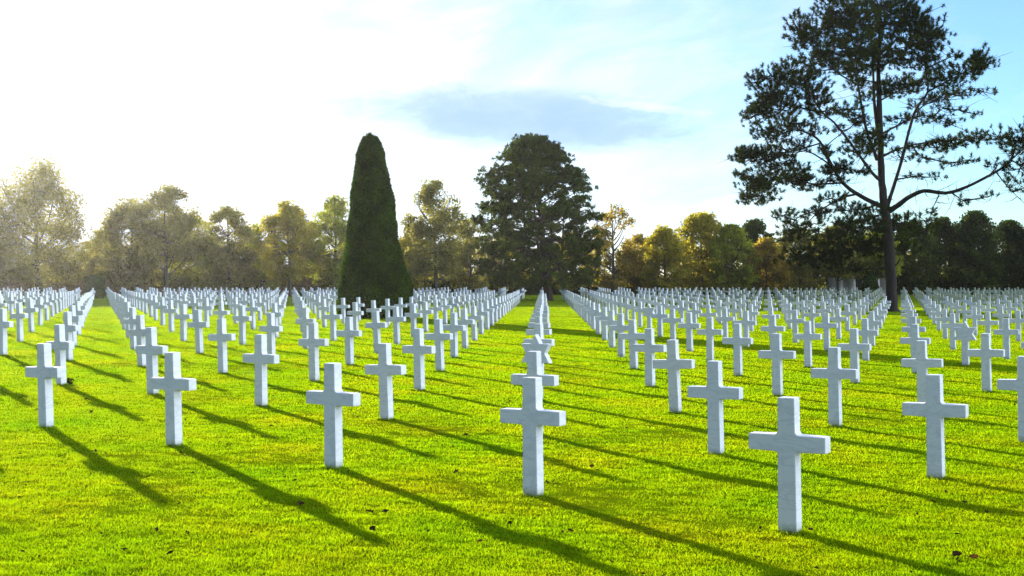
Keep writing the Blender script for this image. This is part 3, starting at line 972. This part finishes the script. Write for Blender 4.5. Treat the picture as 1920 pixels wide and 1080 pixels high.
# pale stone building glimpsed behind the tall pine
def box(bm, x0, x1, y0, y1, z0, z1):
    v = [bm.verts.new(p) for p in ((x0, y0, z0), (x1, y0, z0), (x1, y1, z0), (x0, y1, z0), (x0, y0, z1), (x1, y0, z1), (x1, y1, z1), (x0, y1, z1))]
    for f in ((3, 2, 1, 0), (4, 5, 6, 7), (0, 1, 5, 4), (1, 2, 6, 5), (2, 3, 7, 6), (3, 0, 4, 7)): bm.faces.new([v[i] for i in f])


def part(name, bm, mat, parent):
    bmesh.ops.recalc_face_normals(bm, faces=bm.faces)
    me = bpy.data.meshes.new(name); bm.to_mesh(me); bm.free(); me.materials.append(mat)
    return link(bpy.data.objects.new(name, me), parent)


def building():
    Y = 148.0
    X = (1622 - 960) / F * Y
    root = empty('stone_memorial', P(X, Y, 0)); tag(root, 'pale stone memorial building with columns, glimpsed beside the tall pine trunk', 'building')
    bm = bmesh.new(); box(bm, -3.2, 3.0, 2.2, 5.2, -.5, 2.6); part('wall', bm, STONE, root)
    bm = bmesh.new(); box(bm, -3.5, 3.3, -.3, 5.5, 2.602, 3.0); part('roof', bm, STONE, root)
    bm = bmesh.new(); box(bm, -3.4, 3.2, -.2, 2.19, -.5, .3); part('steps', bm, STONE, root)
    for k, cx in enumerate((-2.8, -1.3, .2, 1.5, 2.7)):
        bm = bmesh.new()
        r = bmesh.ops.create_cone(bm, cap_ends=True, segments=16, radius1=.40, radius2=.34, depth=2.29)
        bmesh.ops.translate(bm, verts=bm.verts, vec=(cx, .5, .303 + 2.29 / 2))
        part('column', bm, STONE, root)
    bm = bmesh.new(); box(bm, -.9, .6, 2.14, 2.197, .31, 2.3); part('door', bm, plain('dark_bronze', (.02, .018, .015), .5), root)


building()


# ------------------------------------------------------------------ small things on the grass
def dry_leaf(name, x, y, size, label, mat, seed, lk=True):
    rnd = random.Random(seed)
    X, Y = pos_of_px(x, y)
    bm = bmesh.new()
    n = 5
    rows = []
    for k in range(n + 1):
        t = k / n
        w = math.sin(math.pi * (t * .92 + .04)) * .42 * (1 + rnd.uniform(-.25, .25))
        curl = .10 * math.sin(t * 3.0) ** 2
        rows.append([bm.verts.new(((t - .5) * size, s * w * size, size * (curl * .5 + abs(s) * .16 * rnd.uniform(.6, 1.2)))) for s in (-1, -.5, 0, .5, 1)])
    for k in range(n):
        for q in range(4): bm.faces.new((rows[k][q], rows[k][q + 1], rows[k + 1][q + 1], rows[k + 1][q]))
    me = bpy.data.meshes.new(name); bm.to_mesh(me); bm.free(); me.materials.append(mat)
    o = bpy.data.objects.new(name, me)
    o.location = P(X, Y, .016); o.rotation_euler = (rnd.uniform(-.5, .5), rnd.uniform(-.5, .5), rnd.uniform(0, 6.28))
    link(o); tag(o, label, 'leaf', 'dry leaves fallen on the lawn')
    return o


BROWN = leaf_mat('dry_brown_leaf', [(0, (.05, .022, .010)), (1, (.11, .045, .015))], .25, 1.3)
DARKLEAF = leaf_mat('dry_dark_leaf', [(0, (.018, .013, .008)), (1, (.035, .022, .010))], .15, 1.2)
for k, (x, y, s, lab, mt) in enumerate([
    (1826, 1052, .17, 'red brown curled leaf at the lower right corner of the lawn', BROWN),
    (1796, 1046, .13, 'dark leaf beside the red brown one at lower right', DARKLEAF),
    (692, 964, .13, 'dark leaf lying left of the front centre cross, below its neighbour', DARKLEAF),
    (698, 996, .09, 'small dark leaf just below another on the front lawn', DARKLEAF),
    (562, 948, .10, 'dark leaf on the long shadow of the second front cross', DARKLEAF),
    (874, 818, .10, 'dark leaf on the grass left of the front centre cross arm', DARKLEAF),
    (914, 810, .07, 'tiny leaf right beside the left arm of the front centre cross', DARKLEAF),
    (1110, 878, .10, 'dark brown leaf right of the front centre cross', BROWN),
    (1750, 945, .12, 'brown leaf on the shadow stripe right of the nearest cross', BROWN),
    (1330, 1002, .08, 'small pale brown leaf left of the nearest cross foot', BROWN),
    (1120, 885, .08, 'small dark leaf beside the dark brown one right of centre', DARKLEAF),
    (508, 802, .09, 'dark leaf on the lawn below the left middle cross', DARKLEAF),
    (147, 708, .10, 'small brown leaf right of the leftmost front cross', BROWN),
    (1070, 1000, .08, 'small dark leaf on the lawn below the front centre cross', DARKLEAF),
    (110, 860, .07, 'small dark leaf below the foot of the leftmost front cross', DARKLEAF),
    (900, 1020, .07, 'small brown leaf in the sunlit grass at bottom centre', BROWN)]):
    dry_leaf('fallen_leaf', x, y, s * .68, lab, mt, 300 + k)


def litter(n=420):
    rng = np.random.default_rng(55)
    Y = np.exp(rng.uniform(math.log(8.5), math.log(40), n)); X = rng.uniform(-1, 1, n) * .42 * Y
    L = np.stack([X, Y, -drop_np(X, Y)], 1) @ ROLLN.T; L[:, 2] += CAM_H + .022
    a = rng.uniform(0, 6.28, n); sz = rng.uniform(.012, .038, n)[:, None]
    u = np.stack([np.cos(a), np.sin(a), rng.normal(0, .3, n)], 1) * sz; v = np.stack([-np.sin(a), np.cos(a), rng.normal(0, .5, n)], 1) * sz * .5
    V = np.stack([L - u, L + v, L + u, L - v], 1).reshape(-1, 3)
    o = link(bpy.data.objects.new('leaf_litter', mesh_np('leaf_litter', V, np.arange(len(V)).reshape(-1, 4), DARKLEAF)))
    tag(o, 'tiny scraps of dead leaf strewn over the lawn', 'leaf litter', None, 'stuff')


litter()


def flower():
    X, Y = pos_of_px(105, 742)
    root = empty('cut_flower', P(X, Y - .4, 0)); tag(root, 'small yellow flower standing in the grass behind the leftmost front cross', 'flower')
    tb = Tubes(); tb.add([(0, 0, -.02), (.01, 0, .08), (.0, .01, .17)], [.006, .005, .005], 5)
    tb.build('stem', plain('flower_stem', (.05, .11, .02)), root)
    rng = np.random.default_rng(9)
    V, Q = [], []
    for ring, (r, z, n) in enumerate(((.058, .17, 11), (.042, .185, 9), (.024, .20, 6))):
        for k in range(n):
            a = 2 * math.pi * k / n + ring * .3
            c, s = math.cos(a), math.sin(a); b = len(V)
            for (u, v, w) in ((.006, -.006, 0), (r, -.014, .012), (r * 1.12, 0, .014), (r, .014, .012), (.006, .006, 0)):
                V.append((c * u - s * v, s * u + c * v, z + w))
            Q += [(b, b + 1, b + 2, b + 3), (b, b + 3, b + 4, b)][:1]
    link(bpy.data.objects.new('petals', mesh_np('petals', V, Q, plain('yellow_petal', (.75, .6, .22)))), root)
    X, Y = pos_of_px(124, 722)
    c = np.array([tuple(Vector((rng.normal(0, .05), rng.normal(0, .05), .06))) for _ in range(8)])
    V, T = leaf_batch(c, .07, 10, .035, rng)
    o = link(bpy.data.objects.new('leaf_spray', mesh_np('leaf_spray', V, T, DARKLEAF)))
    o.location = P(X, Y, 0); tag(o, 'spray of dark dry leaves at the foot of a left cross', 'leaf spray')


flower()

# ------------------------------------------------------------------ air
def haze():
    bm = bmesh.new(); box(bm, -150, 150, -30, 230, -9, 32)
    bmesh.ops.recalc_face_normals(bm, faces=bm.faces)
    m, nt, out = new_mat('sunlit_air')
    pv = N(nt, 'ShaderNodeVolumePrincipled'); pv.inputs['Density'].default_value = HAZE; pv.inputs['Anisotropy'].default_value = .78
    pv.inputs['Color'].default_value = (.95, .93, .88, 1)
    nt.links.new(pv.outputs[0], out.inputs['Volume'])
    me = bpy.data.meshes.new('haze'); bm.to_mesh(me); bm.free(); me.materials.append(m)
    tag(link(bpy.data.objects.new('haze', me)), 'thin sunlit autumn haze over the lawn and trees', 'haze', None, 'stuff')


HAZE = 8.5e-5
haze()

# ------------------------------------------------------------------ light, sky, camera
SUN_L = Vector((-math.sin(R_(29.6)) * math.cos(R_(10.6)), math.cos(R_(29.6)) * math.cos(R_(10.6)), math.sin(R_(10.6))))
SUN_W = ROLL @ SUN_L
sun = bpy.data.lights.new('sun', 'SUN'); sun.energy = 5.0; sun.angle = R_(.6); sun.color = (1, .93, .80)
so = link(bpy.data.objects.new('sun', sun)); so.rotation_euler = SUN_W.to_track_quat('Z', 'Y').to_euler()
elev = math.asin(SUN_W.z); azim = math.atan2(SUN_W.x, SUN_W.y)

SKY_T = (1.1, 1.32, 1.38); VEIL = (5.8, 6.1, 6.5); BANK = (2.5, 3.75, 5.9)
w = bpy.data.worlds.new('World'); scene.world = w; w.use_nodes = True
nt = w.node_tree
for n in list(nt.nodes): nt.nodes.remove(n)
out = N(nt, 'ShaderNodeOutputWorld'); bg = N(nt, 'ShaderNodeBackground')
sky = N(nt, 'ShaderNodeTexSky'); sky.sky_type = 'NISHITA'; sky.sun_disc = False
sky.sun_elevation = elev; sky.sun_rotation = azim
sky.air_density = .85; sky.dust_density = .35; sky.ozone_density = 4.0; sky.altitude = 30
ln = nt.links.new


def M(op, a, b=None, c=None):
    n = N(nt, 'ShaderNodeMath', operation=op)
    for k, v in enumerate((a, b, c)):
        if v is None: continue
        if isinstance(v, bpy.types.NodeSocket): ln(v, n.inputs[k])
        else: n.inputs[k].default_value = v
    return n.outputs[0]


tc = N(nt, 'ShaderNodeTexCoord')
sep = N(nt, 'ShaderNodeSeparateXYZ'); ln(tc.outputs['Generated'], sep.inputs[0])
AZ = M('ARCTAN2', sep.outputs['X'], sep.outputs['Y'])            # compass bearing of the direction looked in, 0 = straight down the rows
EL = M('ARCSINE', sep.outputs['Z'])
sunv = N(nt, 'ShaderNodeCombineXYZ')
for k in range(3): sunv.inputs[k].default_value = SUN_W[k]
dt = N(nt, 'ShaderNodeVectorMath', operation='DOT_PRODUCT'); ln(tc.outputs['Generated'], dt.inputs[0]); ln(sunv.outputs[0], dt.inputs[1])
NEAR = dt.outputs['Value']


def sky_noise(sx, sy, scale, detail, rough, dist=0.0, seed=0.0, tilt=0.0):
    c = N(nt, 'ShaderNodeCombineXYZ')
    ln(M('MULTIPLY', M('ADD', AZ, M('MULTIPLY', EL, tilt)), sx), c.inputs[0])
    ln(M('MULTIPLY', M('SUBTRACT', EL, M('MULTIPLY', AZ, tilt)), sy), c.inputs[1]); c.inputs[2].default_value = seed
    n = N(nt, 'ShaderNodeTexNoise', i_Scale=scale, i_Detail=detail, i_Roughness=rough, i_Distortion=dist)
    ln(c.outputs[0], n.inputs['Vector'])
    return n.outputs['Fac']


# thin high veil: streaky, thick towards the sun, torn open to blue away from it
n1 = sky_noise(1, 2.6, 5.0, 8.0, .58, .6, 1.7, .25)
n2 = sky_noise(1, 1.6, 13.0, 6.0, .6, .3, 8.2, .3)
v = M('ADD', M('MULTIPLY', n1, .8), M('MULTIPLY', n2, .42))
v = M('ADD', v, M('MULTIPLY', M('SUBTRACT', NEAR, .80), 1.9))
v = M('SUBTRACT', v, M('ADD', M('MULTIPLY', EL, .55), .08))
veil = ramp(nt, [(.22, .10), (.42, .40), (.60, .72), (.80, 1.0)], v)
base = mixc(nt, 1.0, sky.outputs[0], (SKY_T[0], SKY_T[1], SKY_T[2]), 'MULTIPLY')
thick = ramp(nt, [(.36, (.80, .84, .92)), (.5, (.95, .96, .98)), (.64, (1.1, 1.08, 1.05))], sky_noise(1, 3.2, 9.0, 7.0, .6, .8, 5.5, .2))
c1 = mixc(nt, veil.outputs['Color'], base, mixc(nt, 1.0, thick.outputs['Color'], VEIL, 'MULTIPLY'))
# one low grey-blue bank of cloud right of the sun, ragged, with a bright right end
ed = sky_noise(1, 2.6, 24.0, 7.0, .62, .5, 4.4)
ed2 = M('MULTIPLY', M('SUBTRACT', ed, .5), 1.3)
ex = M('DIVIDE', M('SUBTRACT', AZ, .016), .122)
ey = M('DIVIDE', M('ADD', M('SUBTRACT', EL, .1235), M('MULTIPLY', AZ, .085)), .0205)
d2 = M('ADD', M('MULTIPLY', ex, ex), M('MULTIPLY', ey, ey))
bank = ramp(nt, [(.0, .95), (.35, .8), (.72, .3), (1.0, 0.0)], M('ADD', M('MULTIPLY', d2, .62), ed2))
ex2 = M('DIVIDE', M('SUBTRACT', AZ, .11), .045)
ey2 = M('DIVIDE', M('ADD', M('SUBTRACT', EL, .128), M('MULTIPLY', M('SUBTRACT', AZ, .11), .16)), .0034)
d3 = M('ADD', M('MULTIPLY', ex2, ex2), M('MULTIPLY', ey2, ey2))
rim = ramp(nt, [(.0, .6), (.5, .35), (1.0, 0.0)], M('ADD', M('MULTIPLY', d3, .6), M('MULTIPLY', M('SUBTRACT', sky_noise(1, 2.2, 40.0, 6.0, .6, .4, 9.1), .45), 3.0)))
c2 = mixc(nt, bank.outputs['Color'], c1, BANK)
c3 = mixc(nt, rim.outputs['Color'], c2, VEIL)
# unseen bright cloud to the right, added to lighten the crosses' side faces
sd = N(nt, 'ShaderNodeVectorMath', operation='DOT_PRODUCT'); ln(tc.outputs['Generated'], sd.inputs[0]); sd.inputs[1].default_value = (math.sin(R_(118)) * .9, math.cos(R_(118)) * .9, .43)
side_fill = ramp(nt, [(.55, 0.0), (.8, .85), (1.0, 1.0)], M('ADD', sd.outputs['Value'], M('MULTIPLY', M('SUBTRACT', n1, .5), .5)))
c3 = mixc(nt, side_fill.outputs['Color'], c3, (16.5, 19, 24))
# unseen grey cloud sheet behind the camera, added to darken the cross fronts
bd = N(nt, 'ShaderNodeVectorMath', operation='DOT_PRODUCT'); ln(tc.outputs['Generated'], bd.inputs[0]); bd.inputs[1].default_value = (math.sin(R_(222)) * .88, math.cos(R_(222)) * .88, .47)
front_dim = ramp(nt, [(.25, 0.0), (.65, .85), (1.0, .95)], M('ADD', bd.outputs['Value'], M('MULTIPLY', M('SUBTRACT', n1, .5), .5)))
c3 = mixc(nt, front_dim.outputs['Color'], c3, (1.05, 1.7, 3.2))
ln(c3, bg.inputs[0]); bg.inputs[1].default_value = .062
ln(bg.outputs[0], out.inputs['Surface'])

cam = bpy.data.cameras.new('camera'); cam.sensor_width = 36; cam.lens = 36 * F / 1920; cam.clip_start = .1; cam.clip_end = 12000
co = link(bpy.data.objects.new('camera', cam))
pitch = math.atan((540 - HOR) / F)
RL = Matrix.Rotation(math.pi / 2 - pitch, 3, 'X')
co.matrix_world = Matrix.Translation((0, 0, CAM_H)) @ (ROLL @ RL).to_4x4()
scene.camera = co

vs = scene.view_settings
vs.view_transform = 'Standard'; vs.look = 'None'; vs.gamma = 1.0; vs.use_curve_mapping = False
vs.exposure = 1.6
scene.cycles.max_bounces = 6; scene.cycles.transparent_max_bounces = 8
